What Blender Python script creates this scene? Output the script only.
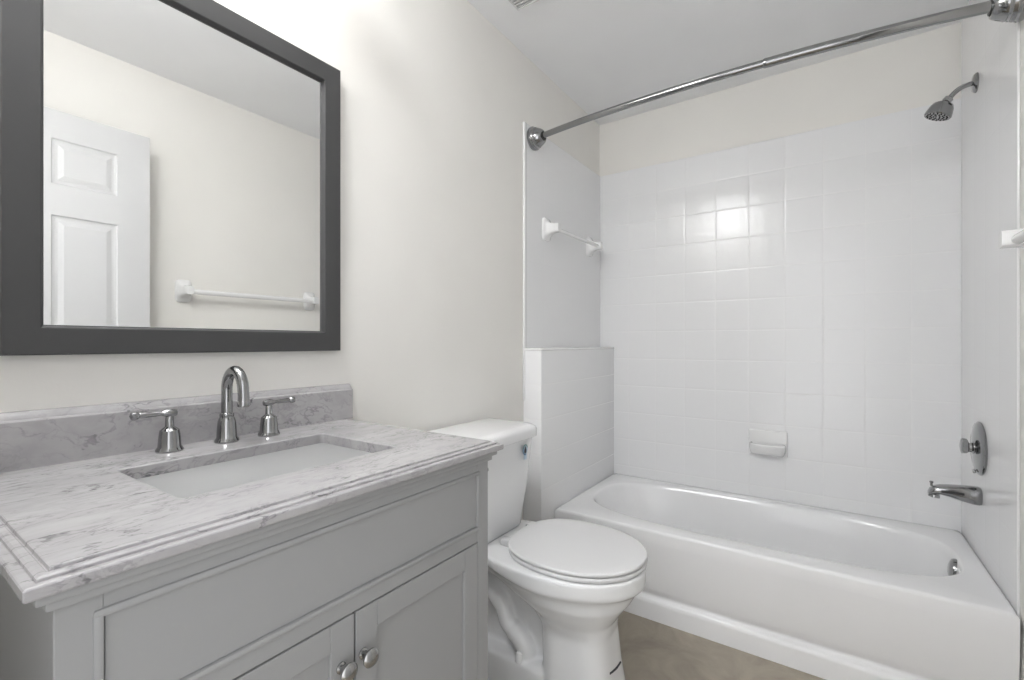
import bpy, bmesh, math
from math import sin, cos, pi, radians
from mathutils import Vector, Matrix

for o in list(bpy.data.objects):
    bpy.data.objects.remove(o, do_unlink=True)
scene = bpy.context.scene
COL = scene.collection
DZ = 0.045           # measured heights are taken 45 mm above the finished floor

# ---------------------------------------------------------------- camera
F_PX = 463.3
cam_d = bpy.data.cameras.new('camera')
cam_d.sensor_width = 36.0
cam_d.lens = F_PX / 1024 * 36
cam_d.shift_y = 3.0 / 1024
cam_d.clip_start = 0.01
cam = bpy.data.objects.new('camera', cam_d)
cam.location = (1.123, 0.0, 1.1545 - DZ)
cam.rotation_euler = (radians(90), 0, 0.6018)
COL.objects.link(cam)
scene.camera = cam

# ---------------------------------------------------------------- world, lights, exposure
world = bpy.data.worlds.new('world')
scene.world = world
world.use_nodes = True
world.node_tree.nodes['Background'].inputs[0].default_value = (0.97, 0.98, 1.0, 1)
world.node_tree.nodes['Background'].inputs[1].default_value = 0.95

FILL_DOME = 19.0         # emission of the added fill dome on the ceiling
GLOBE = 4.0       # emission of the three vanity globes
scene.view_settings.view_transform = 'Standard'
scene.view_settings.look = 'None'
scene.view_settings.gamma = 1.0
scene.view_settings.use_curve_mapping = False
scene.view_settings.exposure = 1.22

# ---------------------------------------------------------------- materials
def new_mat(name, col, rough=0.5, metal=0.0, spec=0.5, coat=0.0):
    m = bpy.data.materials.new(name)
    m.use_nodes = True
    b = m.node_tree.nodes['Principled BSDF']
    b.inputs['Base Color'].default_value = (*col, 1)
    b.inputs['Roughness'].default_value = rough
    b.inputs['Metallic'].default_value = metal
    b.inputs['Specular IOR Level'].default_value = spec
    b.inputs['Coat Weight'].default_value = coat
    b.inputs['Coat Roughness'].default_value = 0.05
    return m

def nd(m, t, **kw):
    n = m.node_tree.nodes.new(t)
    for k, v in kw.items():
        setattr(n, k, v)
    return n

def lk(m, a, b):
    m.node_tree.links.new(a, b)

def bsdf(m):
    return m.node_tree.nodes['Principled BSDF']

def paint(name, col, rough=0.7, bump=0.04, scale=180, mott=0.015):
    m = new_mat(name, col, rough, spec=0.3)
    tc = nd(m, 'ShaderNodeTexCoord')
    n = nd(m, 'ShaderNodeTexNoise'); n.inputs['Scale'].default_value = scale; n.inputs['Detail'].default_value = 3
    lk(m, tc.outputs['Object'], n.inputs['Vector'])
    bp = nd(m, 'ShaderNodeBump'); bp.inputs['Strength'].default_value = bump; bp.inputs['Distance'].default_value = 0.004
    lk(m, n.outputs['Fac'], bp.inputs['Height']); lk(m, bp.outputs['Normal'], bsdf(m).inputs['Normal'])
    n2 = nd(m, 'ShaderNodeTexNoise'); n2.inputs['Scale'].default_value = 3.0
    lk(m, tc.outputs['Object'], n2.inputs['Vector'])
    r = nd(m, 'ShaderNodeValToRGB')
    r.color_ramp.elements[0].position = 0.3; r.color_ramp.elements[1].position = 0.7
    r.color_ramp.elements[0].color = (*[c * (1 - mott) for c in col], 1)
    r.color_ramp.elements[1].color = (*[min(1, c * (1 + mott)) for c in col], 1)
    lk(m, n2.outputs['Fac'], r.inputs['Fac']); lk(m, r.outputs['Color'], bsdf(m).inputs['Base Color'])
    return m

def tile_mat(name, axis_u, u0, v0, size=0.1524, gw=0.0022, col=(0.87, 0.873, 0.88), grout=(0.855, 0.855, 0.855), relief=0.00045):
    """square glazed tiles; axis_u = 0 (x) or 1 (y), v is z; pillow-shaped glaze"""
    m = new_mat(name, col, 0.10, spec=0.5)
    tc = nd(m, 'ShaderNodeTexCoord')
    sp = nd(m, 'ShaderNodeSeparateXYZ'); lk(m, tc.outputs['Object'], sp.inputs[0])
    def M(op, a, b=None, c=None):
        n = nd(m, 'ShaderNodeMath', operation=op)
        for i, v in enumerate((a, b, c)):
            if v is None: continue
            if isinstance(v, (int, float)): n.inputs[i].default_value = v
            else: lk(m, v, n.inputs[i])
        return n.outputs[0]
    def edge(sock, off):
        f = M('FRACT', M('DIVIDE', M('SUBTRACT', sock, off - 50 * size), size))
        d = M('MULTIPLY', M('MINIMUM', f, M('SUBTRACT', 1.0, f)), size)      # distance to joint in m
        return d, f
    du, fu = edge(sp.outputs[axis_u], u0)
    dv, fv = edge(sp.outputs[2], v0)
    d = M('MINIMUM', du, dv)
    mask = nd(m, 'ShaderNodeMapRange'); mask.interpolation_type = 'SMOOTHSTEP'
    lk(m, d, mask.inputs[0]); mask.inputs[1].default_value = gw * 0.4; mask.inputs[2].default_value = gw
    mix = nd(m, 'ShaderNodeMix', data_type='RGBA')
    mix.inputs[6].default_value = (*grout, 1); mix.inputs[7].default_value = (*col, 1)
    lk(m, mask.outputs[0], mix.inputs[0]); lk(m, mix.outputs[2], bsdf(m).inputs['Base Color'])
    rg = nd(m, 'ShaderNodeMapRange'); lk(m, mask.outputs[0], rg.inputs[0])
    rg.inputs[3].default_value = 0.3 if relief > 0.0003 else 0.2; rg.inputs[4].default_value = 0.20
    lk(m, rg.outputs[0], bsdf(m).inputs['Roughness'])
    h = nd(m, 'ShaderNodeMapRange'); h.interpolation_type = 'SMOOTHSTEP'
    lk(m, d, h.inputs[0]); h.inputs[1].default_value = 0.0; h.inputs[2].default_value = 0.006
    # shallow pillow of each tile
    pu = M('MULTIPLY', M('SUBTRACT', fu, 0.5), M('SUBTRACT', fu, 0.5))
    pv = M('MULTIPLY', M('SUBTRACT', fv, 0.5), M('SUBTRACT', fv, 0.5))
    hh = M('SUBTRACT', h.outputs[0], M('MULTIPLY', M('ADD', pu, pv), 2.2))
    nz = nd(m, 'ShaderNodeTexNoise'); nz.inputs['Scale'].default_value = 9
    lk(m, tc.outputs['Object'], nz.inputs['Vector'])
    hh = M('ADD', hh, M('MULTIPLY', nz.outputs['Fac'], 0.9))
    bp = nd(m, 'ShaderNodeBump'); bp.inputs['Strength'].default_value = 1.0; bp.inputs['Distance'].default_value = relief
    lk(m, hh, bp.inputs['Height']); lk(m, bp.outputs['Normal'], bsdf(m).inputs['Normal'])
    return m

def marble_mat():
    """pale grey marble: cloudy ground, fine drifting veins and a few dark flecks"""
    m = new_mat('carrara_marble', (0.5, 0.49, 0.49), 0.24, spec=0.4)
    tc = nd(m, 'ShaderNodeTexCoord')
    mp = nd(m, 'ShaderNodeMapping'); mp.inputs['Rotation'].default_value = (0.75, 0.25, 0.28); mp.inputs['Scale'].default_value = (2.6, 1.0, 1.6)
    lk(m, tc.outputs['Object'], mp.inputs['Vector'])
    w = nd(m, 'ShaderNodeTexNoise'); w.inputs['Scale'].default_value = 5; w.inputs['Detail'].default_value = 6
    lk(m, mp.outputs[0], w.inputs['Vector'])
    add = nd(m, 'ShaderNodeVectorMath', operation='MULTIPLY_ADD')
    lk(m, w.outputs['Color'], add.inputs[0]); add.inputs[1].default_value = (0.22, 0.22, 0.22); lk(m, mp.outputs[0], add.inputs[2])
    def noise(vec, scale, det, rough=0.55):
        n = nd(m, 'ShaderNodeTexNoise'); n.inputs['Scale'].default_value = scale; n.inputs['Detail'].default_value = det
        n.inputs['Roughness'].default_value = rough
        lk(m, vec, n.inputs['Vector']); return n.outputs['Fac']
    def rng(v, a, b, c, d):
        r = nd(m, 'ShaderNodeMapRange'); r.interpolation_type = 'SMOOTHSTEP'
        lk(m, v, r.inputs[0])
        for k, x in enumerate((a, b, c, d)): r.inputs[k + 1].default_value = x
        return r.outputs[0]
    def mt(op, a, b):
        n = nd(m, 'ShaderNodeMath', operation=op); n.use_clamp = (op == 'ADD')
        for k, x in enumerate((a, b)):
            if isinstance(x, float): n.inputs[k].default_value = x
            else: lk(m, x, n.inputs[k])
        return n.outputs[0]
    def vein(scale, width, det):
        f = mt('SUBTRACT', noise(add.outputs[0], scale, det), 0.5)
        n = nd(m, 'ShaderNodeMath', operation='ABSOLUTE'); lk(m, f, n.inputs[0])
        return rng(n.outputs[0], 0.0, width, 1.0, 0.0)
    gate = rng(noise(mp.outputs[0], 6.0, 3), 0.38, 0.66, 0.15, 1.0)
    gate2 = rng(noise(tc.outputs['Object'], 11.0, 3), 0.45, 0.62, 0.0, 1.0)
    v = mt('ADD', mt('MULTIPLY', mt('MULTIPLY', vein(9.0, 0.020, 5), gate), 0.60), mt('MULTIPLY', mt('MULTIPLY', vein(21.0, 0.045, 6), gate2), 0.34))
    st = rng(noise(add.outputs[0], 24.0, 4), 0.36, 0.72, 0.0, 0.16)
    fl = mt('MULTIPLY', rng(noise(add.outputs[0], 38.0, 2), 0.64, 0.72, 0.0, 0.80), gate2)
    v = mt('ADD', mt('ADD', v, st), fl)
    cr = nd(m, 'ShaderNodeValToRGB')
    cr.color_ramp.elements[0].position = 0.32; cr.color_ramp.elements[0].color = (0.375, 0.366, 0.372, 1)
    cr.color_ramp.elements[1].position = 0.62; cr.color_ramp.elements[1].color = (0.435, 0.425, 0.431, 1)
    lk(m, noise(mp.outputs[0], 5.0, 5), cr.inputs['Fac'])
    mx = nd(m, 'ShaderNodeMix', data_type='RGBA')
    lk(m, v, mx.inputs[0]); lk(m, cr.outputs['Color'], mx.inputs[6]); mx.inputs[7].default_value = (0.15, 0.146, 0.154, 1)
    lk(m, mx.outputs[2], bsdf(m).inputs['Base Color'])
    return m

def floor_mat():
    m = new_mat('beige_floor', (0.33, 0.29, 0.23), 0.55, spec=0.3)
    tc = nd(m, 'ShaderNodeTexCoord')
    n = nd(m, 'ShaderNodeTexNoise'); n.inputs['Scale'].default_value = 6; n.inputs['Detail'].default_value = 8
    n.inputs['Roughness'].default_value = 0.62; n.inputs['Distortion'].default_value = 1.1
    lk(m, tc.outputs['Object'], n.inputs['Vector'])
    r = nd(m, 'ShaderNodeValToRGB')
    r.color_ramp.elements[0].position = 0.3; r.color_ramp.elements[0].color = (0.32, 0.285, 0.235, 1)
    r.color_ramp.elements[1].position = 0.72; r.color_ramp.elements[1].color = (0.48, 0.43, 0.355, 1)
    lk(m, n.outputs['Fac'], r.inputs['Fac']); lk(m, r.outputs['Color'], bsdf(m).inputs['Base Color'])
    return m

CREAM = (0.85, 0.835, 0.80)
M_wall = paint('cream_wall_paint', CREAM, 0.7)
M_ceil = paint('ceiling_paint', (0.91, 0.915, 0.925), 0.85, 0.12, 90)
M_trim = paint('white_trim_paint', (0.82, 0.82, 0.82), 0.4, 0.01)
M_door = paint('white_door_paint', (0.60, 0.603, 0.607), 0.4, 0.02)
M_tile_x = tile_mat('wall_tile_back', 0, 0.4883, 2.134 - DZ)
M_tile_y = tile_mat('wall_tile_side', 1, 1.735, 2.134 - DZ, gw=0.0015, grout=(0.86, 0.863, 0.869), relief=0.00012)
M_tile_low = tile_mat('wall_tile_ledge', 0, -0.02, 1.125 - DZ, grout=(0.83, 0.83, 0.83))
M_white_tile_plain = new_mat('glazed_trim_tile', (0.83, 0.83, 0.83), 0.12)
M_floor = floor_mat()
M_marble = marble_mat()
M_cab = paint('grey_cabinet_paint', (0.335, 0.338, 0.338), 0.38, 0.01)
M_gap = new_mat('dark_gap', (0.05, 0.05, 0.05), 0.8)
M_frame = paint('charcoal_mirror_frame', (0.062, 0.062, 0.063), 0.5, 0.02)
M_mirror = new_mat('mirror_silver', (0.93, 0.935, 0.93), 0.0, 1.0)
M_chrome = new_mat('polished_chrome', (0.33, 0.333, 0.337), 0.08, 1.0)
M_nickel = new_mat('satin_nickel', (0.40, 0.40, 0.40), 0.22, 1.0)
M_black = new_mat('black_rubber', (0.02, 0.02, 0.02), 0.6)
M_porc = new_mat('white_porcelain', (0.82, 0.825, 0.83), 0.09, spec=0.5)
M_sink = new_mat('sink_porcelain', (0.86, 0.86, 0.865), 0.1)
M_tub = new_mat('tub_enamel', (0.88, 0.882, 0.888), 0.12)
M_seat = new_mat('seat_plastic', (0.72, 0.72, 0.725), 0.25)
M_ceramic = new_mat('white_ceramic', (0.84, 0.84, 0.84), 0.1)
M_blue = new_mat('badge_blue', (0.10, 0.22, 0.36), 0.4)
M_pale = new_mat('badge_pale_blue', (0.45, 0.56, 0.66), 0.4)
M_green = new_mat('badge_green', (0.16, 0.28, 0.25), 0.4)
M_ink = new_mat('dark_ink', (0.03, 0.035, 0.045), 0.6)
M_vent = new_mat('vent_enamel', (0.68, 0.68, 0.68), 0.4)
M_globe = new_mat('lit_glass_globe', (0.9, 0.9, 0.9), 0.3)
bsdf(M_globe).inputs['Emission Color'].default_value = (1.0, 0.98, 0.955, 1)
bsdf(M_globe).inputs['Emission Strength'].default_value = GLOBE
M_fill_dome = new_mat('fill_dome_glow', (0.9, 0.9, 0.9), 0.3)  # glowing surface of the added fill dome
bsdf(M_fill_dome).inputs['Emission Color'].default_value = (0.975, 0.985, 1.0, 1)
bsdf(M_fill_dome).inputs['Emission Strength'].default_value = FILL_DOME

# ---------------------------------------------------------------- builders
def thing(name, label, cat, loc, group=None):
    o = bpy.data.objects.new(name, None)
    o.empty_display_size = 0.05
    o.location = (loc[0], loc[1], loc[2] - DZ)
    o['label'] = label; o['category'] = cat
    if group: o['group'] = group
    COL.objects.link(o)
    return o

def world_loc(o):
    v = Vector((0, 0, 0))
    while o is not None:
        v += o.location; o = o.parent
    return v

def obj(name, bm, mat, parent=None, smooth=True, angle=35, label=None, origin=None):
    """bm vertices are in room coordinates (measured heights)"""
    off = world_loc(parent) if parent else Vector((0, 0, 0))
    org = Vector(origin) - Vector((0, 0, DZ)) - off if origin else Vector((0, 0, 0))
    bmesh.ops.remove_doubles(bm, verts=bm.verts, dist=1e-6)
    bmesh.ops.recalc_face_normals(bm, faces=bm.faces)
    for v in bm.verts:
        v.co = v.co - Vector((0, 0, DZ)) - off - org
    me = bpy.data.meshes.new(name)
    bm.to_mesh(me); bm.free()
    me.materials.append(mat)
    o = bpy.data.objects.new(name, me)
    o.location = org
    COL.objects.link(o)
    if parent: o.parent = parent
    if smooth:
        for p in me.polygons: p.use_smooth = True
        me.set_sharp_from_angle(angle=radians(angle))
    if label: o['label'] = label
    return o

def struct(name, bm, mat, **kw):
    o = obj(name, bm, mat, **kw); o['kind'] = 'structure'; return o

def tag(o, label, cat, group=None):
    o['label'] = label; o['category'] = cat
    if group: o['group'] = group
    return o

def B(): return bmesh.new()

def box(bm, x0, x1, y0, y1, z0, z1, bev=0.0, seg=2):
    r = bmesh.ops.create_cube(bm, size=1.0)
    vs = r['verts']
    for v in vs:
        v.co = Vector(((x0 + x1) / 2 + v.co.x * (x1 - x0), (y0 + y1) / 2 + v.co.y * (y1 - y0), (z0 + z1) / 2 + v.co.z * (z1 - z0)))
    if bev:
        es = {e for v in vs for e in v.link_edges}
        bmesh.ops.bevel(bm, geom=list(es), offset=bev, segments=seg, profile=0.5, affect='EDGES')
    return bm

def loft(bm, rings, cap0=True, cap1=True, close=False):
    rows = [[bm.verts.new(p) for p in r] for r in rings]
    n = len(rows[0])
    pairs = list(zip(rows, rows[1:])) + ([(rows[-1], rows[0])] if close else [])
    for a, b in pairs:
        for i in range(n):
            j = (i + 1) % n
            bm.faces.new((a[i], a[j], b[j], b[i]))
    if cap0 and not close: bm.faces.new(rows[0])
    if cap1 and not close: bm.faces.new(rows[-1])
    return rows

def lathe(bm, prof, loc, axis=(0, 0, 1), n=32):
    """prof: list of (radius, height along axis)"""
    q = Vector((0, 0, 1)).rotation_difference(Vector(axis).normalized())
    rings = []
    for r, h in prof:
        rings.append([Vector(loc) + q @ Vector((max(r, 1e-5) * cos(2 * pi * k / n), max(r, 1e-5) * sin(2 * pi * k / n), h)) for k in range(n)])
    loft(bm, rings)
    return bm

def smooth_path(pts, sub=8):
    P = [Vector(p) for p in pts]
    out = []
    for i in range(len(P) - 1):
        p0 = P[max(i - 1, 0)]; p1 = P[i]; p2 = P[i + 1]; p3 = P[min(i + 2, len(P) - 1)]
        for k in range(sub):
            t = k / sub
            out.append(0.5 * ((2 * p1) + (-p0 + p2) * t + (2 * p0 - 5 * p1 + 4 * p2 - p3) * t * t + (-p0 + 3 * p1 - 3 * p2 + p3) * t ** 3))
    out.append(P[-1])
    return out

def tube(bm, pts, rad, n=20, sy=1.0):
    """tube along points; rad number or list"""
    P = [Vector(p) for p in pts]
    R = rad if isinstance(rad, (list, tuple)) else [rad] * len(P)
    rings = []
    t0 = (P[1] - P[0]).normalized()
    up = Vector((0, 0, 1)) if abs(t0.z) < 0.9 else Vector((0, 1, 0))
    nrm = (up - t0 * up.dot(t0)).normalized()
    for i, p in enumerate(P):
        t = (P[min(i + 1, len(P) - 1)] - P[max(i - 1, 0)]).normalized()
        nrm = (nrm - t * nrm.dot(t)).normalized()
        bn = t.cross(nrm)
        rings.append([p + R[i] * (nrm * cos(2 * pi * k / n) + bn * sin(2 * pi * k / n) * sy) for k in range(n)])
    loft(bm, rings)
    return bm

def interp(xs, ys, x):
    if x <= xs[0]: return ys[0]
    for i in range(len(xs) - 1):
        if x <= xs[i + 1]:
            t = (x - xs[i]) / (xs[i + 1] - xs[i]); t = t * t * (3 - 2 * t) if False else t
            return ys[i] + t * (ys[i + 1] - ys[i])
    return ys[-1]

# ---------------------------------------------------------------- room shell
W, D, CE, FL = 1.56, 2.549, 2.44, 0.045
Y0 = -0.05
bm = box(B(), -0.1, W + 0.1, -1.2, D + 0.1, FL - 0.05, FL); struct('floor', bm, M_floor, smooth=False)
bm = box(B(), -0.1, W + 0.1, Y0 - 0.1, D + 0.1, CE, CE + 0.08); struct('ceiling', bm, M_ceil, smooth=False)
bm = box(B(), -0.1, 0, Y0 - 0.1, D + 0.1, FL, CE); struct('wall_left', bm, M_wall, smooth=False)
bm = box(B(), W, W + 0.1, Y0 - 0.1, D + 0.1, FL, CE); struct('wall_right', bm, M_wall, smooth=False)
bm = box(B(), 0, W, D, D + 0.1, FL, CE); struct('wall_back', bm, M_wall, smooth=False)
bm = B()
box(bm, 0, 0.60, Y0 - 0.1, Y0, FL, CE); box(bm, 1.475, W, Y0 - 0.1, Y0, FL, CE); box(bm, 0.60, 1.475, Y0 - 0.1, Y0, 2.10, CE)
struct('wall_entry', bm, M_wall, smooth=False)
bm = B()
for (a, b) in ((0.545, 0.60), (1.475, 1.53)):
    box(bm, a, b, Y0, Y0 + 0.014, FL, 2.155, 0.003)
box(bm, 0.545, 1.53, Y0, Y0 + 0.014, 2.10, 2.155, 0.003)
struct('trim_1', bm, M_trim, smooth=False)

# tile skins (9 mm thick) with rounded trim
TT = 2.134
TH = 0.009
bm = box(B(), 0, W, D - TH, D, FL, TT, 0.003, 2); struct('wall_back_tile', bm, M_tile_x, smooth=False)
bm = box(B(), 0, TH, 1.735, D - TH, FL, TT, 0.003, 2); struct('wall_left_tile', bm, M_tile_y, smooth=False)
bm = box(B(), W - TH + 0.003, W, 1.865, D - TH, FL, CE, 0.003, 2); struct('wall_right_tile', bm, M_tile_y, smooth=False)
bm = B(); box(bm, 0, 0.0115, 1.716, 1.737, 0.9, TT, 0.004, 3)
struct('trim_2', bm, M_white_tile_plain)
# tiled ledge box at the foot of the tub
bm = B(); box(bm, 0.0, 0.094, 1.722, D - TH, FL, 1.125, 0.004, 3)
struct('wall_left_ledge', bm, M_tile_low)
bm = B(); box(bm, 0.0, 0.0965, 1.7185, D - TH, 1.120, 1.132, 0.005, 3)
struct('trim_3', bm, M_white_tile_plain)
# baseboard by the toilet and on the right wall
bm = box(B(), 0, 0.012, 0.80, 1.72, FL, FL + 0.09, 0.003); struct('baseboard_left', bm, M_trim)
bm = box(B(), W - 0.012, W, Y0 + 0.02, 1.84, FL, FL + 0.09, 0.003); struct('baseboard_right', bm, M_trim)

# ---------------------------------------------------------------- bathtub
TX0, TX1, TY0, TY1, TZ = 0.095, 1.553, 1.838, 2.539, 0.407
tub = thing('bathtub', 'white enamel alcove bathtub between the tiled walls', 'bathtub', (0.8, 1.88, FL))
def tub_mesh():
    bm = B()
    cxx, cyy = (0.165 + 1.485) / 2, (1.930 + 2.475) / 2
    a, b = (1.485 - 0.165) / 2, (2.475 - 1.930) / 2
    N = 180
    ang = [2 * pi * k / N for k in range(N)]
    for X in (TX0 - cxx, TX1 - cxx):
        for Y in (TY0 - cyy, TY1 - cyy):
            ca = math.atan2(Y, X) % (2 * pi)
            i = min(range(N), key=lambda k: abs(ang[k] - ca)); ang[i] = ca
    def rect(ins, z):
        R = []
        for t in ang:
            c_, s_ = cos(t), sin(t)
            X = ((TX1 - ins - cxx) if c_ > 0 else (cxx - TX0 - ins)) / max(abs(c_), 1e-9)
            Y = ((TY1 - ins - cyy) if s_ > 0 else (cyy - TY0 - ins)) / max(abs(s_), 1e-9)
            r = min(X, Y); R.append((cxx + r * c_, cyy + r * s_, z))
        return R
    def sup(aL, aR, bb, z, n=3.2, dy=0.0):
        R = []
        for t in ang:
            c_, s_ = cos(t), sin(t)
            aa = aR if c_ > 0 else aL
            r = (abs(c_ / aa) ** n + abs(s_ / bb) ** n) ** (-1 / n)
            R.append((cxx + r * c_, cyy + dy + r * s_, z))
        return R
    rings = [rect(0.0, TZ - 0.05), rect(0.0, TZ - 0.012), rect(0.002, TZ - 0.005), rect(0.006, TZ - 0.001), rect(0.014, TZ)]
    rings += [sup(a + 0.014, a + 0.010, b + 0.012, TZ), sup(a + 0.007, a + 0.005, b + 0.006, TZ - 0.002), sup(a, a, b, TZ - 0.009), sup(a - 0.008, a - 0.004, b - 0.006, TZ - 0.025)]
    rings += [sup(a - 0.05, a - 0.009, b - 0.022, 0.32, 3.2), sup(a - 0.10, a - 0.030, b - 0.040, 0.23, 3.2),
              sup(a - 0.16, a - 0.045, b - 0.055, 0.16, 3.3), sup(a - 0.21, a - 0.075, b - 0.085, 0.125, 3.2), sup(a - 0.30, a - 0.15, b - 0.15, 0.115, 3.0), sup(0.1, 0.1, 0.03, 0.112, 2.0)]
    loft(bm, rings, cap0=False)
    return bm
obj('basin', tub_mesh(), M_tub, tub, angle=50)
def apron():
    bm = B()
    prof = [(1.8380, 0.372), (1.8390, 0.34), (1.846, 0.25), (1.853, 0.168), (1.856, 0.155), (1.864, 0.144), (1.867, 0.136), (1.864, 0.130), (1.854, 0.127), (1.848, 0.121), (1.8455, 0.108), (1.845, FL), (1.89, FL), (1.89, 0.372)]
    rows = [[bm.verts.new((X, y, z)) for (y, z) in prof] for X in (TX0, TX1)]
    n = len(prof)
    for i in range(n):
        j = (i + 1) % n
        bm.faces.new((rows[0][i], rows[0][j], rows[1][j], rows[1][i]))
    bm.faces.new(rows[0]); bm.faces.new(rows[1])
    return bm
obj('apron', apron(), M_tub, tub, angle=50)
# overflow plate and drain
bm = B(); lathe(bm, [(0, 0.018), (0.022, 0.017), (0.034, 0.012), (0.037, 0.004), (0.037, -0.012)][::-1], (1.483, 2.205, 0.364), (-1, 0, 0.12), 32)
ov = obj('overflow_plate', bm, M_chrome, tub, label='round chrome overflow plate')
bm = B(); lathe(bm, [(0.0, 0.006), (0.024, 0.005), (0.034, 0.0), (0.034, -0.004)][::-1], (1.30, 2.20, 0.116), (0, 0, 1), 32)
obj('drain', bm, M_chrome, tub, label='chrome drain')

# ---------------------------------------------------------------- curved shower rod
import random
rodm = thing('curtain_rod', 'curved chrome shower curtain rod across the tub opening', 'curtain rod', (0.0, 1.83, 2.08))
def arc_pt(t):      # t 0..1 across
    x = 0.045 + t * (1.515 - 0.045)
    s = 4 * t * (1 - t)
    return Vector((x, 1.787 + 0.016 * t - 0.062 * s ** 0.9, 2.08))
N = 60
pts = [arc_pt(i / N) for i in range(N + 1)]
k = 37
bm = B(); tube(bm, pts[:k + 1], 0.0128, 24); obj('thin_tube', bm, M_chrome, rodm)
bm = B(); tube(bm, [pts[k - 1].lerp(pts[k], 0.5), pts[k - 1].lerp(pts[k], 0.7)] + pts[k:], [0.0135, 0.0152] + [0.0152] * (N + 1 - k), 24); obj('wide_tube', bm, M_chrome, rodm)
def flange(side):
    x = TH if side > 0 else W - TH + 0.003
    fy = 1.787 if side > 0 else 1.803
    k_ = 1.0 if side > 0 else 1.14
    ax = (side, 0.0, 0)
    fl = B()
    lathe(fl, [(r_ * min(k_, 1.06), h_ * k_) for r_, h_ in [(0.050, 0.0), (0.0515, 0.004), (0.0515, 0.012), (0.048, 0.016), (0.048, 0.019), (0.0455, 0.023), (0.0455, 0.026), (0.042, 0.030), (0.042, 0.033), (0.037, 0.041), (0.034, 0.048), (0.028, 0.056), (0.023, 0.058), (0.020, 0.058), (0.020, 0.050)]], (x, fy, 2.08), ax, 40)
    o = obj('flange', fl, M_chrome, rodm)
    c = B(); lathe(c, [(0.0198, 0.052 * k_), (0.0198, 0.0605 * k_), (0.012, 0.0615 * k_)], (x, fy, 2.08), ax, 24)
    obj('gasket', c, M_black, o, label='black rubber ring')
flange(1); flange(-1)

# ---------------------------------------------------------------- ceramic towel bars
def ceramic_post(bm, x, y, z, d, hh=0.054, hw=0.036, reach=0.076, tip=0.020):
    prof = [(0.0, 1.0), (0.006, 1.0), (0.010, 0.93), (0.016, 0.72), (0.026, 0.55), (0.040, 0.43), (0.056, 0.38), (reach - 0.003, 0.37), (reach, 0.33)]
    rings = []
    for h, s in prof:
        a, b = hw * s + (0.004 if s < .6 else 0), hh * s
        if s < 0.6: b = max(b, tip)
        ring = []
        n = 5
        for k in range(32):
            t = 2 * pi * k / 32
            r = (abs(cos(t)) ** n + abs(sin(t)) ** n) ** (-1 / n)
            ring.append((x + d * h, y + a * r * cos(t), z + b * r * sin(t)))
        rings.append(ring)
    loft(bm, rings)

def towel_bar(label, x, d, y0, y1, z, r, reach=0.076, hh=0.054):
    t = thing('towel_bar', label, 'towel bar', (x, (y0 + y1) / 2, z))
    for y in (y0, y1):
        bm = B(); ceramic_post(bm, x, y, z, d, hh=hh, reach=reach); obj('post', bm, M_ceramic, t, angle=40)
    bm = B(); tube(bm, [(x + d * 0.058, y0, z - 0.004), (x + d * 0.058, y1, z - 0.004)], r, 20)
    obj('bar', bm, M_ceramic, t)
    return t
towel_bar('short white ceramic towel bar on the tiled wall above the ledge', TH, 1, 1.905, 2.385, 1.693, 0.0085)
towel_bar('long white ceramic towel bar on the cream wall, seen in the mirror', W, -1, 0.975, 1.650, 1.413, 0.0125, 0.086, 0.056)

# ---------------------------------------------------------------- soap dish on the back wall
def soap_dish():
    t = thing('soap_dish', 'white ceramic soap dish set into the back wall tile', 'soap dish', (0.875, D - TH, 0.61))
    yb = D - TH
    bm = B(); box(bm, 0.792, 0.958, yb - 0.012, yb + 0.001, 0.612, 0.735, 0.006, 3)
    obj('flange', bm, M_ceramic, t)
    bm = B()
    outer = []
    n = 24
    def ring(r, z, inset):
        pts = [(0.802 + inset, yb - 0.010, z)]
        for k in range(n + 1):
            a = pi * k / n
            e = 2 / 4.0
            X = -math.copysign(abs(cos(a)) ** e, cos(a)); Y = abs(sin(a)) ** e
            pts.append((0.875 + X * (0.073 - inset), yb - 0.012 - Y * (r - inset), z))
        pts.append((0.948 - inset, yb - 0.010, z))
        return pts
    rings = [ring(0.020, 0.614, 0.02), ring(0.036, 0.620, 0.006), ring(0.046, 0.632, 0.0), ring(0.050, 0.650, -0.003), ring(0.052, 0.668, -0.003), ring(0.050, 0.674, 0.001), ring(0.046, 0.674, 0.006), ring(0.042, 0.660, 0.012), ring(0.036, 0.648, 0.02)]
    loft(bm, rings)
    obj('tray', bm, M_ceramic, t)
soap_dish()

# ---------------------------------------------------------------- shower head, valve, tub spout
XW = W - TH + 0.003
YS = 2.30
sh = thing('wall_shower', 'chrome shower head on a bent arm, high on the right tiled wall', 'shower head', (XW, YS, 2.083))
bm = B(); lathe(bm, [(0.034, 0.0), (0.034, 0.004), (0.028, 0.010), (0.013, 0.013), (0.009, 0.014)], (XW, YS, 2.083), (-1, 0, 0), 32)
obj('wall_flange', bm, M_chrome, sh)
bm = B(); tube(bm, smooth_path([(XW, YS, 2.083), (1.535, YS, 2.083), (1.515, YS, 2.078), (1.497, YS, 2.066), (1.480, YS, 2.046)], 6), 0.0085, 20)
obj('arm', bm, M_chrome, sh)
ax = Vector((-0.66, -0.05, -0.75)).normalized()
bm = B(); lathe(bm, [(0.010, 0.0), (0.014, 0.003), (0.014, 0.016), (0.009, 0.022)], (1.4835, YS, 2.051), ax, 24)
obj('swivel_nut', bm, M_nickel, sh)
hax = Vector((-0.40, 0.02, -0.95)).normalized()
hp = Vector((1.470, YS, 2.041))
bm = B(); lathe(bm, [(0.010, 0.0), (0.018, 0.004), (0.030, 0.012), (0.036, 0.024), (0.040, 0.044), (0.041, 0.052), (0.039, 0.055), (0.036, 0.053)], hp, hax, 36)
bowl_ = obj('head_shell', bm, M_chrome, sh)
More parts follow.
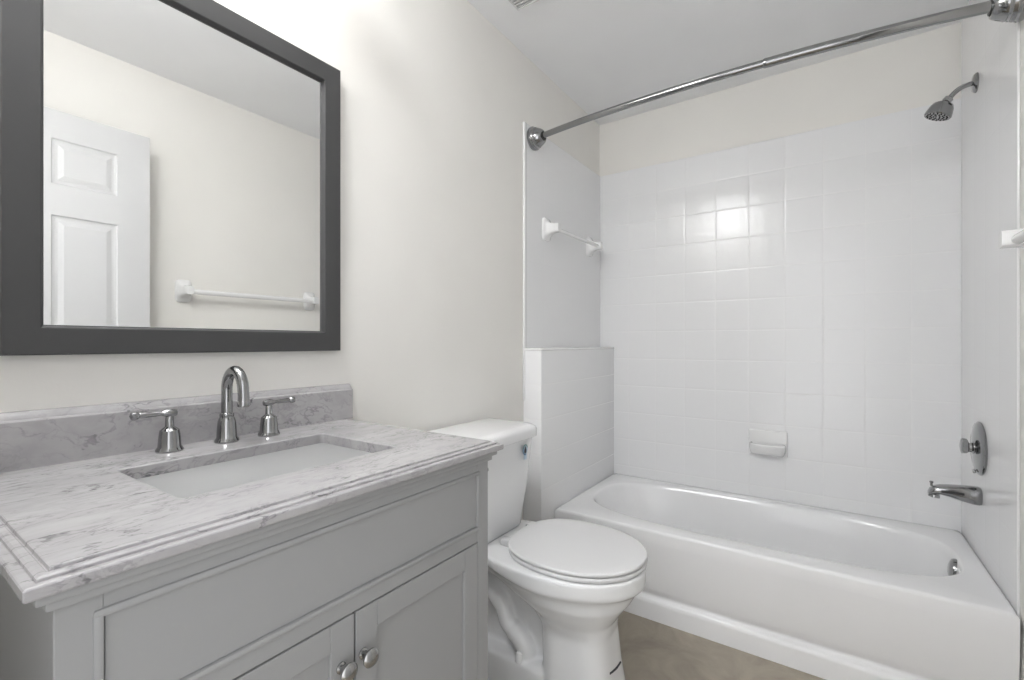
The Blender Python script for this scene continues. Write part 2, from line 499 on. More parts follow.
bm = B(); lathe(bm, [(0.0365, 0.050), (0.0365, 0.0545), (0.030, 0.0555), (0.0, 0.0565)], hp, hax, 36)
fp = obj('spray_face', bm, M_nickel, bowl_, label='perforated spray face')
bm = B()
q = Vector((0, 0, 1)).rotation_difference(hax)
for rr, nn in ((0.030, 16), (0.020, 10), (0.010, 5)):
    for k in range(nn):
        p = hp + q @ Vector((rr * cos(2 * pi * k / nn), rr * sin(2 * pi * k / nn), 0.0545))
        lathe(bm, [(0.0026, 0), (0.0026, 0.003), (0.0015, 0.004)], p, hax, 8)
obj('nozzles', bm, M_black, bowl_, label='black rubber nozzles')

YS = 2.25
va = thing('shower_valve', 'round chrome shower valve plate with a short knob above the tub spout', 'shower valve', (XW, YS, 0.788))
bm = B(); lathe(bm, [(0.092, 0.0), (0.093, 0.004), (0.088, 0.009), (0.070, 0.014), (0.035, 0.018), (0.028, 0.019)], (XW, YS, 0.788), (-1, 0, 0), 48)
obj('escutcheon', bm, M_chrome, va)
bm = B(); lathe(bm, [(0.024, 0.014), (0.022, 0.020), (0.0165, 0.024), (0.0155, 0.034)], (XW, YS, 0.788), (-1, 0, 0), 32)
obj('collar', bm, M_nickel, va)
bm = B()
rings = []
for h, r, lob in ((0.030, 0.014, 0.0), (0.032, 0.021, 0.06), (0.035, 0.025, 0.08), (0.046, 0.026, 0.09), (0.049, 0.023, 0.08), (0.051, 0.016, 0.0)):
    rings.append([(XW - h, YS + r * (1 + lob * cos(5 * t)) * cos(t), 0.791 + r * (1 + lob * cos(5 * t)) * sin(t)) for t in [2 * pi * k / 60 for k in range(60)]])
loft(bm, rings); obj('knob', bm, M_chrome, va)
bm = B(); box(bm, XW - 0.020, XW - 0.012, YS - 0.006, YS + 0.006, 0.700, 0.712, 0.002)
obj('screw', bm, M_nickel, va)

spt = thing('tub_spout', 'chrome tub spout with diverter above the tub rim', 'tub spout', (XW, YS, 0.61))
def spout():
    bm = B()
    # body sections along -x : (dist, half width y, top z, bottom z)
    S = [(0.0, 0.028, 0.651, 0.592), (0.006, 0.030, 0.653, 0.590), (0.020, 0.030, 0.653, 0.591), (0.05, 0.028, 0.651, 0.597), (0.08, 0.026, 0.648, 0.606), (0.105, 0.025, 0.644, 0.610), (0.122, 0.023, 0.638, 0.608), (0.132, 0.020, 0.628, 0.605), (0.137, 0.014, 0.616, 0.604)]
    rings = []
    for d, hw, zt, zb in S:
        rings.append([(XW - d, YS + hw * math.copysign(abs(cos(t)) ** 0.75, cos(t)), (zt + zb) / 2 + (zt - zb) / 2 * math.copysign(abs(sin(t)) ** 0.75, sin(t))) for t in [2 * pi * k / 36 for k in range(36)]])
    loft(bm, rings)
    return bm
sb = obj('body', spout(), M_chrome, spt)
bm = B(); lathe(bm, [(0.016, 0.0), (0.017, 0.010), (0.014, 0.011)], (XW - 0.120, YS, 0.608), (-0.15, 0, -1), 24)
obj('outlet', bm, M_nickel, spt)
bm = B(); lathe(bm, [(0.0035, 0.0), (0.0035, 0.010), (0.0055, 0.012), (0.006, 0.016), (0.003, 0.018)], (XW - 0.128, YS, 0.636), (0, 0, 1), 20)
obj('diverter_knob', bm, M_chrome, spt)
bm = B(); box(bm, XW - 0.105, XW - 0.045, YS - 0.0295, YS - 0.0235, 0.622, 0.631, 0.002)
obj('side_groove', bm, M_gap, spt, label='dark groove along the spout')

# ---------------------------------------------------------------- toilet
TC = 1.283
to = thing('toilet', 'white two-piece toilet with closed lid between vanity and tub', 'toilet', (0.40, TC, FL))
def outline(level):
    """level: dict xs back, tip, hw list -> closed ring of (x, y)"""
    xb, xt, w = level['xb'], level['xt'], level['w']
    n = 48
    pts = []
    for i in range(n + 1):
        u = (1 - cos(pi * i / n)) / 2
        x = xb + (xt - xb) * u
        pts.append((x, w(u)))
    ring = [(x, TC - h) for x, h in pts] + [(x, TC + h) for x, h in pts[::-1][1:-1]]
    return ring
def rimw(H, back):
    def f(u):
        # elongated bowl: narrow deck behind, egg in front
        if u > 0.55: return H * math.sqrt(max(0, 1 - ((u - 0.55) / 0.45) ** 2.3)) + 0.0005
        t = max(0, (u - 0.12) / 0.43); t = min(1, t); t = t * t * (3 - 2 * t)
        e = min(1, (u + 1e-4) / 0.02)
        return (back + (H - back) * t) * math.sqrt(e)
    return f
def supw(H, n=3.0):
    return lambda u: H * max(0.0, 1 - abs(2 * u - 1) ** n) ** (1 / n) + 0.0005
def body():
    bm = B()
    lv = [(0.30, 0.40, 0.598, supw(0.098, 3)), (0.340, 0.37, 0.606, supw(0.112, 2.6)), (0.370, 0.32, 0.626, supw(0.134, 2.4)), (0.405, 0.25, 0.652, supw(0.155, 2.3)), (0.435, 0.12, 0.668, rimw(0.165, 0.112)),
          (0.446, 0.06, 0.676, rimw(0.176, 0.125)), (0.453, 0.035, 0.688, rimw(0.184, 0.140)), (0.460, 0.035, 0.690, rimw(0.186, 0.142)), (0.497, 0.035, 0.690, rimw(0.186, 0.142)), (0.5015, 0.038, 0.687, rimw(0.183, 0.139))]
    loft(bm, [[(x, y, min(z + 0.004 + 0.045 * max(0.0, 1 - x / 0.45), 0.4775 + 0.4 * (z - 0.446)) if 0.44 < z < 0.47 else z + 0.004) for x, y in outline(dict(xb=a, xt=b, w=w))] for z, a, b, w in lv])
    # front column
    lv = [(FL, 0.385, 0.636, supw(0.116, 3.4)), (0.10, 0.392, 0.626, supw(0.110, 3.4)), (0.20, 0.395, 0.608, supw(0.102, 3.4)), (0.30, 0.39, 0.597, supw(0.099, 3.4)), (0.36, 0.37, 0.603, supw(0.105, 3.0))]
    loft(bm, [[(x, y, z) for x, y in outline(dict(xb=a, xt=b, w=w))] for z, a, b, w in lv])
    # rear web and foot
    lv = [(FL, 0.13, 0.45, supw(0.045, 6)), (0.30, 0.12, 0.45, supw(0.045, 6)), (0.47, 0.06, 0.45, supw(0.060, 6))]
    loft(bm, [[(x, y, z) for x, y in outline(dict(xb=a, xt=b, w=w))] for z, a, b, w in lv])
    lv = [(FL, 0.10, 0.43, supw(0.112, 8)), (0.165, 0.12, 0.43, supw(0.100, 8)), (0.175, 0.125, 0.43, supw(0.092, 8))]
    loft(bm, [[(x, y, z) for x, y in outline(dict(xb=a, xt=b, w=w))] for z, a, b, w in lv])
    # trapway bulges on both sides
    for s in (-1, 1):
        tube(bm, smooth_path([(0.44, TC + s * 0.03, 0.31), (0.38, TC + s * 0.045, 0.40), (0.33, TC + s * 0.03, 0.46)], 8), 0.052, 20)
        tube(bm, smooth_path([(0.14, TC + s * 0.045, 0.36), (0.20, TC + s * 0.055, 0.345), (0.245, TC + s * 0.058, 0.305), (0.268, TC + s * 0.058, 0.255), (0.315, TC + s * 0.058, 0.225), (0.335, TC + s * 0.055, 0.19), (0.33, TC + s * 0.05, 0.12)], 8), [0.030] * 8 + [0.031] * 8 + [0.028] * 12 + [0.033] * 14 + [0.033] * 7, 20)
    return bm
bo = obj('bowl', body(), M_porc, to)
rm = bo.modifiers.new('blend', 'REMESH'); rm.mode = 'VOXEL'; rm.voxel_size = 0.0045; rm.use_smooth_shade = True
sm = bo.modifiers.new('soften', 'SMOOTH'); sm.factor = 0.6; sm.iterations = 8

def egg(xb, xt, H, z, n=64, sq=2.6):
    L = []
    xm = xb + (xt - xb) * 0.50
    for k in range(n):
        t = 2 * pi * k / n
        c_, s_ = cos(t), sin(t)
        if c_ >= 0: X = xm + (xt - xm) * abs(c_) ** 1.0; e = 1.0
        else: X = xm - (xm - xb) * abs(c_) ** (2 / sq); e = 2 / sq
        Y = TC + 0.016 + H * math.copysign(abs(s_) ** (0.95 if c_ >= 0 else e), s_)
        L.append((X, Y, z))
    return L
def pad(xb, xt, H, z0, z1, r, dome=0.0):
    bm = B()
    rings = []
    for k in range(5):
        a = pi / 2 * k / 4
        rings.append(egg(xb + r * (1 - sin(a)), xt - r * (1 - sin(a)), H - r * (1 - sin(a)), z0 + r * (1 - cos(a))))
    for k in range(5):
        a = pi / 2 * k / 4
        rings.append(egg(xb + r * (1 - cos(a)), xt - r * (1 - cos(a)), H - r * (1 - cos(a)), z1 - r * (1 - sin(a))))
    if dome:
        for f in (0.85, 0.6, 0.3, 0.05):
            rings.append([(0.47 + (x - 0.47) * f, TC + 0.016 + (y - TC - 0.016) * f, z1 + dome * (1 - f * f)) for x, y, z in rings[9]])
    loft(bm, rings)
    return bm
obj('seat', pad(0.272, 0.688, 0.184, 0.5070, 0.5195, 0.005), M_seat, to)
ld = obj('seat_lid', pad(0.268, 0.687, 0.183, 0.5215, 0.5335, 0.0055, 0.004), M_seat, to)
for s in (-1, 1):
    bm = B(); box(bm, 0.246, 0.285, TC + 0.014 + s * 0.075 - 0.016, TC + 0.014 + s * 0.075 + 0.016, 0.503, 0.526, 0.006, 3)
    obj('hinge', bm, M_seat, to)
# tank
def rrect(x0, x1, y0, y1, z, r, bow=0.0, n=8):
    P = []
    cs = [(x1 - r, y1 - r, 0), (x0 + 0.01, y1 - 0.01, 1), (x0 + 0.01, y0 + 0.01, 2), (x1 - r, y0 + r, 3)]
    for cx_, cy_, q_ in cs:
        rr = r if q_ in (0, 3) else 0.01
        for k in range(n + 1):
            a = pi / 2 * (q_ + k / n)
            P.append((cx_ + rr * cos(a), cy_ + rr * sin(a), z))
    # bowed front
    return [(x + (bow * (1 - ((y - (y0 + y1) / 2) / ((y1 - y0) / 2)) ** 2) if x > (x0 + x1) / 2 else 0), y, z) for x, y, z in P]
bm = B()
TKC = 1.25
loft(bm, [rrect(0.03, 0.205, TKC - 0.155, TKC + 0.140, 0.502, 0.035, 0.012), rrect(0.025, 0.212, TKC - 0.168, TKC + 0.151, 0.515, 0.035, 0.014),
          rrect(0.02, 0.224, TKC - 0.195, TKC + 0.176, 0.66, 0.035, 0.016), rrect(0.018, 0.232, TKC - 0.212, TKC + 0.192, 0.80, 0.035, 0.018), rrect(0.018, 0.235, TKC - 0.215, TKC + 0.195, 0.822, 0.035, 0.018)])
obj('tank', bm, M_porc, to, angle=60)
bm = B()
a0, a1 = TKC - 0.228, TKC + 0.208
loft(bm, [rrect(0.016, 0.242, a0 + 0.006, a1 - 0.006, 0.818, 0.05, 0.018), rrect(0.012, 0.250, a0, a1, 0.822, 0.052, 0.018), rrect(0.012, 0.251, a0, a1, 0.846, 0.052, 0.018),
          rrect(0.014, 0.248, a0 + 0.003, a1 - 0.003, 0.855, 0.052, 0.018), rrect(0.019, 0.240, a0 + 0.010, a1 - 0.010, 0.861, 0.05, 0.018), rrect(0.03, 0.222, a0 + 0.03, a1 - 0.03, 0.8635, 0.045, 0.015)])
obj('tank_lid', bm, M_porc, to, angle=60)
bm = B(); lathe(bm, [(0.012, 0.0), (0.012, 0.010), (0.006, 0.014)], (0.238, TKC - 0.180, 0.775), (1, 0, 0), 20)
tube(bm, [(0.251, TKC - 0.180, 0.775), (0.257, TKC - 0.165, 0.773), (0.260, TKC - 0.130, 0.769)], [0.006, 0.006, 0.008], 12)
obj('flush_lever', bm, M_chrome, to, label='chrome flush lever')
# floor bolt caps
for s in (-1, 1):
    bm = B(); lathe(bm, [(0.014, 0.0), (0.0135, 0.018), (0.009, 0.027), (0.0, 0.029)], (0.330, TC + s * 0.088, 0.170), (0, 0, 1), 24)
    obj('bolt_cap', bm, M_porc, to)
# round water-drop badge near the top of the tank front
def badge():
    yb, zb = 1.357, 0.783
    def xf(y):
        u = (y - (TKC - 0.005)) / 0.208
        return 0.2335 + 0.018 * (1 - u * u)
    def disc(r0, r1, a0, a1, off, n=28):
        bm = B(); rows = []
        for r in (r0, r1):
            rows.append([(xf(yb + r * cos(a)) + off, yb + r * cos(a), zb + r * sin(a)) for a in [a0 + (a1 - a0) * k / n for k in range(n + 1)]])
        vs = [[bm.verts.new(p) for p in r] for r in rows]
        for i in range(n):
            bm.faces.new((vs[0][i], vs[0][i + 1], vs[1][i + 1], vs[1][i]))
        g = bmesh.ops.extrude_face_region(bm, geom=list(bm.faces))
        for v in g['geom']:
            if isinstance(v, bmesh.types.BMVert): v.co.x -= 0.0006
        return bm
    tank_badge = obj('badge', disc(0.0015, 0.0185, 0, 2 * pi, 0.0010), M_pale, to, label='round pale blue water drop badge')
    obj('badge_arc', disc(0.0145, 0.019, radians(20), radians(165), 0.0016), M_green, tank_badge)
    obj('badge_arc', disc(0.0150, 0.019, radians(165), radians(290), 0.0016), M_blue, tank_badge)
    bm = B()
    pts = []
    for k in range(24):
        t = 2 * pi * k / 24
        r = 0.0105
        y = r * sin(t) * (sin(t / 2)) ** 1.2
        z = r * cos(t) * 1.25
        pts.append((xf(yb + y) + 0.0020, yb + y, zb + z))
    f = bm.faces.new([bm.verts.new(p) for p in pts])
    g = bmesh.ops.extrude_face_region(bm, geom=[f])
    for v in g['geom']:
        if isinstance(v, bmesh.types.BMVert): v.co.x -= 0.0008
    obj('badge_drop', bm, M_ink, tank_badge)
    bm = B(); box(bm, xf(yb) + 0.0002, xf(yb) + 0.0012, yb - 0.009, yb + 0.009, zb - 0.034, zb - 0.015, 0.0004)
    obj('badge_tail', bm, M_pale, tank_badge)
badge()

# ---------------------------------------------------------------- vanity cabinet
VX = 0.515                    # face of the stiles
Y_L, Y_R = 0.116, 0.794
vc = thing('vanity_cabinet', 'light grey bathroom vanity cabinet with two shaker doors', 'cabinet', (0.26, 0.455, FL))
ZT = 0.913
bm = B()
box(bm, 0.002, VX - 0.02, Y_L, Y_L + 0.018, FL, ZT, 0.001)        # left side
box(bm, 0.002, VX - 0.02, Y_R - 0.018, Y_R, FL, ZT, 0.001)        # right side
box(bm, 0.002, 0.016, Y_L, Y_R, FL, ZT)                            # back
box(bm, 0.002, VX - 0.02, Y_L, Y_R, 0.14, 0.158)                   # bottom
obj('carcass', bm, M_cab, vc, smooth=False)
bm = B()
box(bm, VX - 0.022, VX, Y_L, 0.153, FL, ZT, 0.0012)
box(bm, VX - 0.022, VX, 0.760, Y_R, FL, ZT, 0.0012)
box(bm, VX - 0.022, VX - 0.0008, 0.153, 0.760, 0.880, ZT, 0.0008)
box(bm, VX - 0.022, VX - 0.0008, 0.153, 0.760, 0.738, 0.764, 0.0008)
box(bm, VX - 0.022, VX - 0.0008, 0.153, 0.760, 0.14, 0.165, 0.0008)
box(bm, VX - 0.060, VX - 0.040, 0.153, 0.760, FL, 0.14)
obj('face_frame', bm, M_cab, vc, smooth=False)
# bead around drawer front
def ring_frame(bm, x0, x1, y0, y1, z0, z1, w, bev=0.0015):
    box(bm, x0, x1, y0, y1, z1 - w, z1, bev); box(bm, x0, x1, y0, y1, z0, z0 + w, bev)
    box(bm, x0, x1, y0, y0 + w, z0 + w * 0.5, z1 - w * 0.5, bev); box(bm, x0, x1, y1 - w, y1, z0 + w * 0.5, z1 - w * 0.5, bev)
bm = B(); ring_frame(bm, VX - 0.02, VX + 0.003, 0.1445, 0.7655, 0.762, 0.886, 0.009, 0.003)
obj('bead_moulding', bm, M_cab, vc)
bm = B(); box(bm, VX - 0.018, VX - 0.002, 0.1545, 0.7555, 0.7715, 0.8765, 0.0008)
obj('drawer_front', bm, M_cab, vc, smooth=False)
bm = B(); box(bm, VX - 0.0215, VX - 0.0185, 0.15, 0.765, 0.16, 0.885)  # dark sheet put in as the shade behind drawer and door gaps
obj('shadow_backing', bm, M_gap, vc, smooth=False, label='dark sheet standing in for the shade behind the gaps')
# crown moulding under the counter
bm = B()
for (ov_, z0, z1) in ((0.007, 0.902, 0.914), (0.015, 0.913, 0.923)):
    box(bm, 0.002, VX + ov_, Y_L - ov_, Y_R + ov_, z0, z1, 0.003, 2)
obj('crown_moulding', bm, M_cab, vc)
def door(y0, y1, knob_y):
    w = 0.041
    zt, zb = 0.7355, 0.168
    bm = B()
    x0, x1 = VX - 0.018, VX
    box(bm, x0, x1, y0, y0 + w, zb, zt, 0.0012); box(bm, x0, x1, y1 - w, y1, zb, zt, 0.0012)
    box(bm, x0, x1, y0 + w, y1 - w, zt - w, zt, 0.0012); box(bm, x0, x1, y0 + w, y1 - w, zb, zb + w, 0.0012)
    d = obj('door', bm, M_cab, vc, smooth=False)
    bm = B(); box(bm, x0 + 0.002, x1 - 0.0065, y0 + w - 0.002, y1 - w + 0.002, zb + w - 0.002, zt - w + 0.002)
    obj('panel', bm, M_cab, d, smooth=False)
    bm = B(); lathe(bm, [(0.0085, 0.0), (0.0085, 0.002), (0.0055, 0.004), (0.005, 0.012), (0.009, 0.015), (0.0138, 0.018), (0.0142, 0.021), (0.0120, 0.0235), (0.006, 0.026), (0.0, 0.0265)], (x1, knob_y, 0.665), (1, 0, 0), 32)
    obj('knob', bm, M_nickel, d, label='round satin nickel knob')
door(0.1545, 0.4535, 0.430)
door(0.4570, 0.7585, 0.470)

# ---------------------------------------------------------------- marble counter, basin, backsplash
CX, CY0, CY1, CZ = 0.541, 0.0916, 0.8165, 0.9448
SX0, SX1, SY0, SY1 = 0.150, 0.402, 0.262, 0.638
def rr_pts(x0, x1, y0, y1, z, r, n=6):
    P = []
    for cx_, cy_, q_ in ((x1 - r, y1 - r, 0), (x0 + r, y1 - r, 1), (x0 + r, y0 + r, 2), (x1 - r, y0 + r, 3)):
        for k in range(n + 1):
            a = pi / 2 * (q_ + k / n)
            P.append((cx_ + r * cos(a), cy_ + r * sin(a), z))
    return P
def counter():
    bm = B()
    x0 = 0.0
    def o(ins, z, r=0.0015):
        return rr_pts(x0, CX - ins, CY0 + ins, CY1 - ins, z, max(r, 0.001))
    def i(g, z, r=0.009):
        return rr_pts(SX0 - g, SX1 + g, SY0 - g, SY1 + g, z, r)
    zb = 0.923
    rings = [i(0.0, zb), o(0.006, zb), o(0.001, zb + 0.002), o(0.0, zb + 0.004), o(0.0, 0.9355), o(0.0010, 0.9370), o(0.0025, 0.9378), o(0.0088, 0.9376), o(0.0098, 0.9372), o(0.0103, 0.9400),
             o(0.0125, 0.9415), o(0.0180, 0.9418), o(0.0192, 0.9408), o(0.0204, 0.9408), o(0.0212, 0.9440), o(0.0225, CZ), i(0.002, CZ), i(0.0, CZ - 0.002), i(0.0, zb)]
    loft(bm, rings, cap0=False, cap1=False)
    return bm
ct = tag(obj('vanity_countertop', counter(), M_marble, smooth=False), 'grey-veined white marble countertop with stepped edge on the vanity', 'countertop')
def basin():
    bm = B()
    def i(g, z, r): return rr_pts(SX0 - g, SX1 + g, SY0 - g, SY1 + g, z, r)
    rings = [i(0.012, 0.9225, 0.02), i(0.004, 0.9225, 0.016), i(0.003, 0.905, 0.02), i(-0.004, 0.86, 0.035)]
    def j(gx, gy0, gy1, z, r): return rr_pts(SX0 + gx, SX1 - gx, SY0 + gy0, SY1 - gy1, z, r)
    rings += [j(0.010, 0.012, 0.050, 0.83, 0.045), j(0.018, 0.025, 0.090, 0.805, 0.05), j(0.035, 0.05, 0.120, 0.795, 0.05), j(0.09, 0.14, 0.15, 0.790, 0.03), j(0.115, 0.175, 0.175, 0.789, 0.01)]
    outer = [j(0.10, 0.14, 0.15, 0.780, 0.03), j(0.010, 0.03, 0.04, 0.79, 0.05), i(0.004, 0.86, 0.04), i(0.012, 0.905, 0.03)]
    loft(bm, rings + outer, close=True)
    return bm
sk = thing('sink_basin', 'white undermount rectangular sink basin in the marble counter', 'sink', (0.276, 0.45, 0.79))
obj('bowl', basin(), M_sink, sk, angle=60)
bm = B(); lathe(bm, [(0.022, 0.0), (0.022, 0.003), (0.016, 0.004), (0.0, 0.003)], (0.276, 0.45, 0.7885), (0, 0, 1), 28)
obj('drain', bm, M_chrome, sk, label='chrome drain')
# backsplash
bm = B()
prof = [(0.001, CZ), (0.0215, CZ), (0.0215, 1.024), (0.020, 1.0265), (0.0165, 1.0275), (0.0160, 1.030), (0.0125, 1.034), (0.0105, 1.0375), (0.007, 1.040), (0.001, 1.040)]
rows = [[bm.verts.new((x, y, z)) for x, z in prof] for y in (CY0, CY1)]
for k in range(len(prof)):
    j = (k + 1) % len(prof); bm.faces.new((rows[0][k], rows[0][j], rows[1][j], rows[1][k]))
bm.faces.new(rows[0]); bm.faces.new(rows[1])
tag(obj('backsplash', bm, M_marble, angle=30), 'marble backsplash strip with moulded top edge standing on the countertop', 'backsplash')

# ---------------------------------------------------------------- faucet set
def faucet():
    t = thing('faucet', 'chrome gooseneck faucet spout at the middle of the sink', 'faucet', (0.065, 0.469, CZ))
    x, y = 0.065, 0.469
    bm = B(); lathe(bm, [(0.0228, 0.0), (0.0235, 0.003), (0.0212, 0.007), (0.0192, 0.010), (0.0184, 0.028), (0.0168, 0.044), (0.0150, 0.050), (0.0132, 0.053), (0.0138, 0.056), (0.0132, 0.060), (0.0105, 0.062)], (x, y, CZ), (0, 0, 1), 40)
    obj('base', bm, M_chrome, t)
    pts = [(x, y, CZ + 0.055), (x, y, CZ + 0.09), (x, y, CZ + 0.110)]
    R = 0.0355
    for k in range(1, 17):
        a = pi * k / 16
        pts.append((x + R - R * cos(a), y, CZ + 0.110 + R * sin(a) * 1.18))
    pts += [(x + 2 * R + 0.001, y, CZ + 0.103), (x + 2 * R + 0.001, y, CZ + 0.088)]
    bm = B(); tube(bm, pts, [0.0106] * (len(pts) - 1) + [0.0110], 28)
    obj('spout', bm, M_chrome, t)
    bm = B(); lathe(bm, [(0.0100, -0.004), (0.0120, -0.002), (0.0120, 0.006), (0.0105, 0.009)], (x + 2 * R + 0.001, y, CZ + 0.084), (0, 0, 1), 28)
    obj('aerator', bm, M_chrome, t)
faucet()
def handle(x, y, s, label):
    t = thing('lever_tap', label, 'tap', (x, y, CZ), 'chrome lever handles beside the sink spout')
    bm = B(); lathe(bm, [(0.0222, 0.0), (0.0230, 0.003), (0.0208, 0.007), (0.0190, 0.010), (0.0182, 0.024), (0.0165, 0.038), (0.0160, 0.041), (0.0125, 0.044), (0.0075, 0.048), (0.0068, 0.066), (0.0045, 0.07)], (x, y, CZ), (0, 0, 1), 36)
    obj('base', bm, M_chrome, t)
    z = CZ + 0.074
    bm = B(); lathe(bm, [(0.0, -0.014), (0.0060, -0.0115), (0.0072, -0.006), (0.0085, 0.0), (0.0072, 0.006), (0.0055, 0.010), (0.0042, 0.014), (0.0052, 0.036), (0.0058, 0.045), (0.0050, 0.048), (0.0074, 0.051), (0.0080, 0.055), (0.0070, 0.060), (0.0, 0.063)], (x, y, z), (0.0, s, 0.02), 28)
    obj('lever', bm, M_chrome, t)
handle(0.066, 0.365, -1, 'chrome lever faucet handle left of the gooseneck spout')
handle(0.068, 0.557, 1, 'chrome lever faucet handle right of the gooseneck spout')

# ---------------------------------------------------------------- mirror
mi = thing('wall_mirror', 'large wall mirror in a flat charcoal frame above the sink', 'mirror', (0.0, 0.462, 1.137))
MY0, MY1, MZ0, MZ1 = 0.148, 0.776, 1.134, 1.896
def frame():
    bm = B()
    # mitred sweep: profile (inset, x)
    prof = [(0.0, 0.001), (0.0, 0.023), (0.002, 0.025), (0.046, 0.025), (0.0475, 0.024), (0.0485, 0.018), (0.050, 0.014), (0.0525, 0.012), (0.0525, 0.001)]
    rings = []
    for ins, x in prof:
        rings.append([(x, MY0 + ins, MZ0 + ins), (x, MY1 - ins, MZ0 + ins), (x, MY1 - ins, MZ1 - ins), (x, MY0 + ins, MZ1 - ins)])
    loft(bm, rings, close=True)
    return bm
obj('frame', frame(), M_frame, mi, angle=20)
bm = B(); box(bm, 0.004, 0.0125, MY0 + 0.045, MY1 - 0.045, MZ0 + 0.045, MZ1 - 0.045)
obj('glass', bm, M_mirror, mi, smooth=False, label='silvered mirror glass')

# ---------------------------------------------------------------- vanity light above the mirror (out of frame, seen in the tile gloss)
vl = thing('vanity_light', 'three-globe vanity light bar mounted above the mirror', 'wall light', (0.0, 0.47, 2.15))
bm = B(); box(bm, 0.0, 0.035, 0.20, 0.74, 2.12, 2.19, 0.006, 3); obj('backplate', bm, M_nickel, vl)
for y in (0.29, 0.47, 0.65):
    bm = B(); tube(bm, smooth_path([(0.03, y, 2.155), (0.08, y, 2.165), (0.12, y, 2.20)], 5), 0.007, 12)
    a_ = obj('arm', bm, M_nickel, vl)
    bm = B(); lathe(bm, [(0.0, -0.056)] + [(0.056 * sin(a), -0.056 * cos(a)) for a in [pi * k / 12 for k in range(1, 12)]] + [(0.0, 0.056)], (0.125, y, 2.150), (0, 0, 1), 28)
    obj('globe', bm, M_globe, a_)

# fill dome added out of view to brighten the room and the tile gloss
DLX, DLY = 0.32, 0.12
dl = thing('fill_dome', 'round white fill dome added out of view on the ceiling by the doorway', 'fill light', (DLX, DLY, CE))
bm = B(); lathe(bm, [(0.15, 0.0), (0.155, 0.01), (0.15, 0.022)], (DLX, DLY, CE), (0, 0, -1), 40); obj('rim', bm, M_trim, dl)
bm = B(); lathe(bm, [(0.145, 0.020), (0.145, 0.060), (0.135, 0.085), (0.10, 0.105), (0.05, 0.115), (0.0, 0.118)], (DLX, DLY, CE), (0, 0, -1), 40); obj('diffuser', bm, M_fill_dome, dl)

# ---------------------------------------------------------------- ceiling vent
ve = thing('ceiling_vent', 'square white louvred exhaust grille on the ceiling', 'vent', (0.27, 1.35, CE))
vx0, vx1, vy0, vy1 = 0.135, 0.41, 1.205, 1.478
bm = B()
w = 0.006
for (a, b, c_, d_) in ((vx0, vx1, vy0, vy0 + w), (vx0, vx1, vy1 - w, vy1), (vx0, vx0 + w, vy0, vy1), (vx1 - w, vx1, vy0, vy1)):
    box(bm, a, b, c_, d_, CE - 0.012, CE, 0.002)
obj('frame', bm, M_vent, ve)
bm = B(); box(bm, vx0 + w, vx1 - w, vy0 + w, vy1 - w, CE - 0.002, CE - 0.0005)
obj('dark_opening', bm, M_gap, ve, smooth=False)
ns = 20
for k in range(ns):
    y = vy0 + w + (k + 0.5) * (vy1 - vy0 - 2 * w) / ns
    bm = B(); box(bm, vx0 + w * .5, vx1 - w * .5, y - 0.0035, y + 0.0035, CE - 0.010, CE - 0.003)
    obj('slat', bm, M_vent, ve, smooth=False)

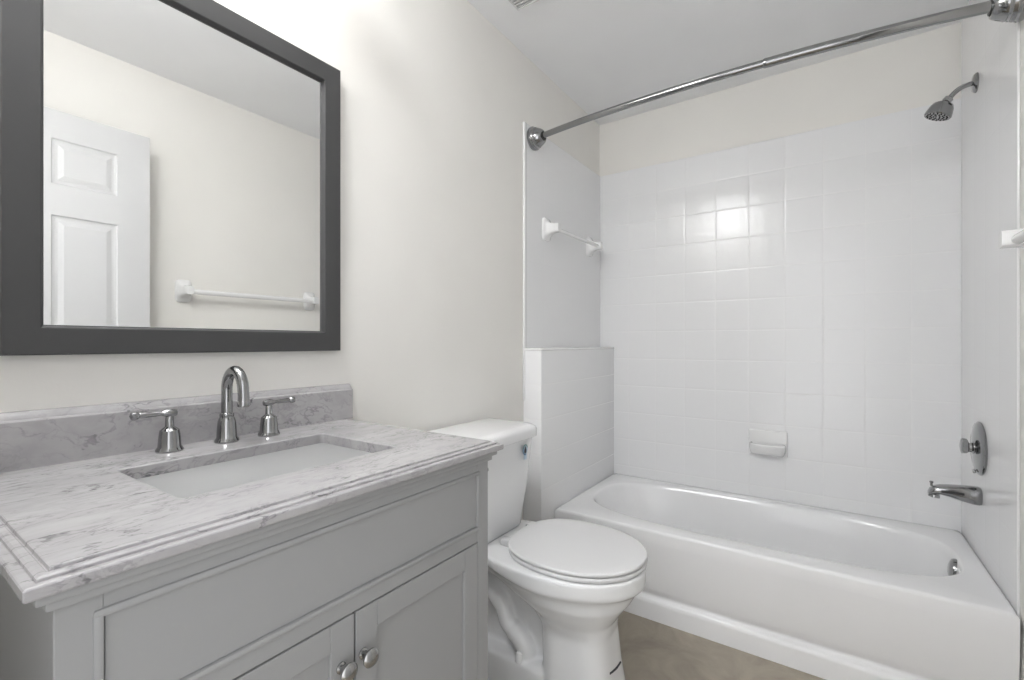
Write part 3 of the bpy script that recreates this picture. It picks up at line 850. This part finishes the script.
# ---------------------------------------------------------------- six-panel door standing open along the right wall
dr = bpy.data.objects.new('door_1', None); COL.objects.link(dr)
dr.location = (1.447, 0.04, 0.0); dr['kind'] = 'structure'
DX0, DX1, DY0, DY1, DZT = 1.430, 1.465, 0.035, 0.797, 2.078
def six_panel():
    bm = B()
    ys = [DY0, DY0 + 0.113, DY0 + 0.113 + 0.208, DY1 - 0.113 - 0.208, DY1 - 0.113, DY1]
    zs = [FL + 0.012, 0.27, 0.92, 1.05, 1.662, 1.785, 1.965, DZT]
    def quad(a, b, c_, d_): bm.faces.new([bm.verts.new(p) for p in (a, b, c_, d_)])
    for side, x in ((-1, DX0), (1, DX1)):
        for i in range(5):
            for j in range(7):
                y0, y1, z0, z1 = ys[i], ys[i + 1], zs[j], zs[j + 1]
                if i in (1, 3) and j in (1, 3, 5):
                    prev = None
                    for ins, dep in ((0, 0), (0.004, 0.005), (0.012, 0.007), (0.020, 0.007), (0.036, 0.002), (0.038, 0.0015)):
                        xx = x - side * dep
                        cur = [(xx, y0 + ins, z0 + ins), (xx, y1 - ins, z0 + ins), (xx, y1 - ins, z1 - ins), (xx, y0 + ins, z1 - ins)]
                        if prev:
                            for k in range(4):
                                quad(prev[k], prev[(k + 1) % 4], cur[(k + 1) % 4], cur[k])
                        prev = cur
                    quad(*prev)
                else:
                    quad((x, y0, z0), (x, y1, z0), (x, y1, z1), (x, y0, z1))
    for i in range(5):
        for z in (zs[0], zs[-1]):
            quad((DX0, ys[i], z), (DX0, ys[i + 1], z), (DX1, ys[i + 1], z), (DX1, ys[i], z))
    for j in range(7):
        for y in (ys[0], ys[-1]):
            quad((DX0, y, zs[j]), (DX0, y, zs[j + 1]), (DX1, y, zs[j + 1]), (DX1, y, zs[j]))
    return bm
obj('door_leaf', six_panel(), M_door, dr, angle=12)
for xs_ in (-1, 1):
    x = DX0 if xs_ < 0 else DX1
    bm = B(); lathe(bm, [(0.030, 0.0), (0.030, 0.004), (0.012, 0.008), (0.010, 0.022), (0.022, 0.030), (0.027, 0.042), (0.022, 0.054), (0.0, 0.058)], (x, DY1 - 0.065, 0.985), (xs_, 0, 0), 28)
    obj('door_knob', bm, M_nickel, dr)
for z in (0.30, 1.10, 1.90):
    bm = B(); lathe(bm, [(0.006, 0.0), (0.006, 0.09)], (DX1 + 0.004, DY0 - 0.006, z), (0, 0, 1), 12)
    obj('door_hinge', bm, M_nickel, dr)

# small dark pen-like mark on the toilet pedestal
def mark():
    bm = B()
    tube(bm, smooth_path([(0.6045, 1.2457, 0.2126), (0.6064, 1.2669, 0.2081), (0.6075, 1.2917, 0.2042), (0.6068, 1.3216, 0.2029)], 5), 0.0034, 8)
    obj('pen_mark', bm, M_ink, to, label='short dark scuff on the pedestal')
mark()
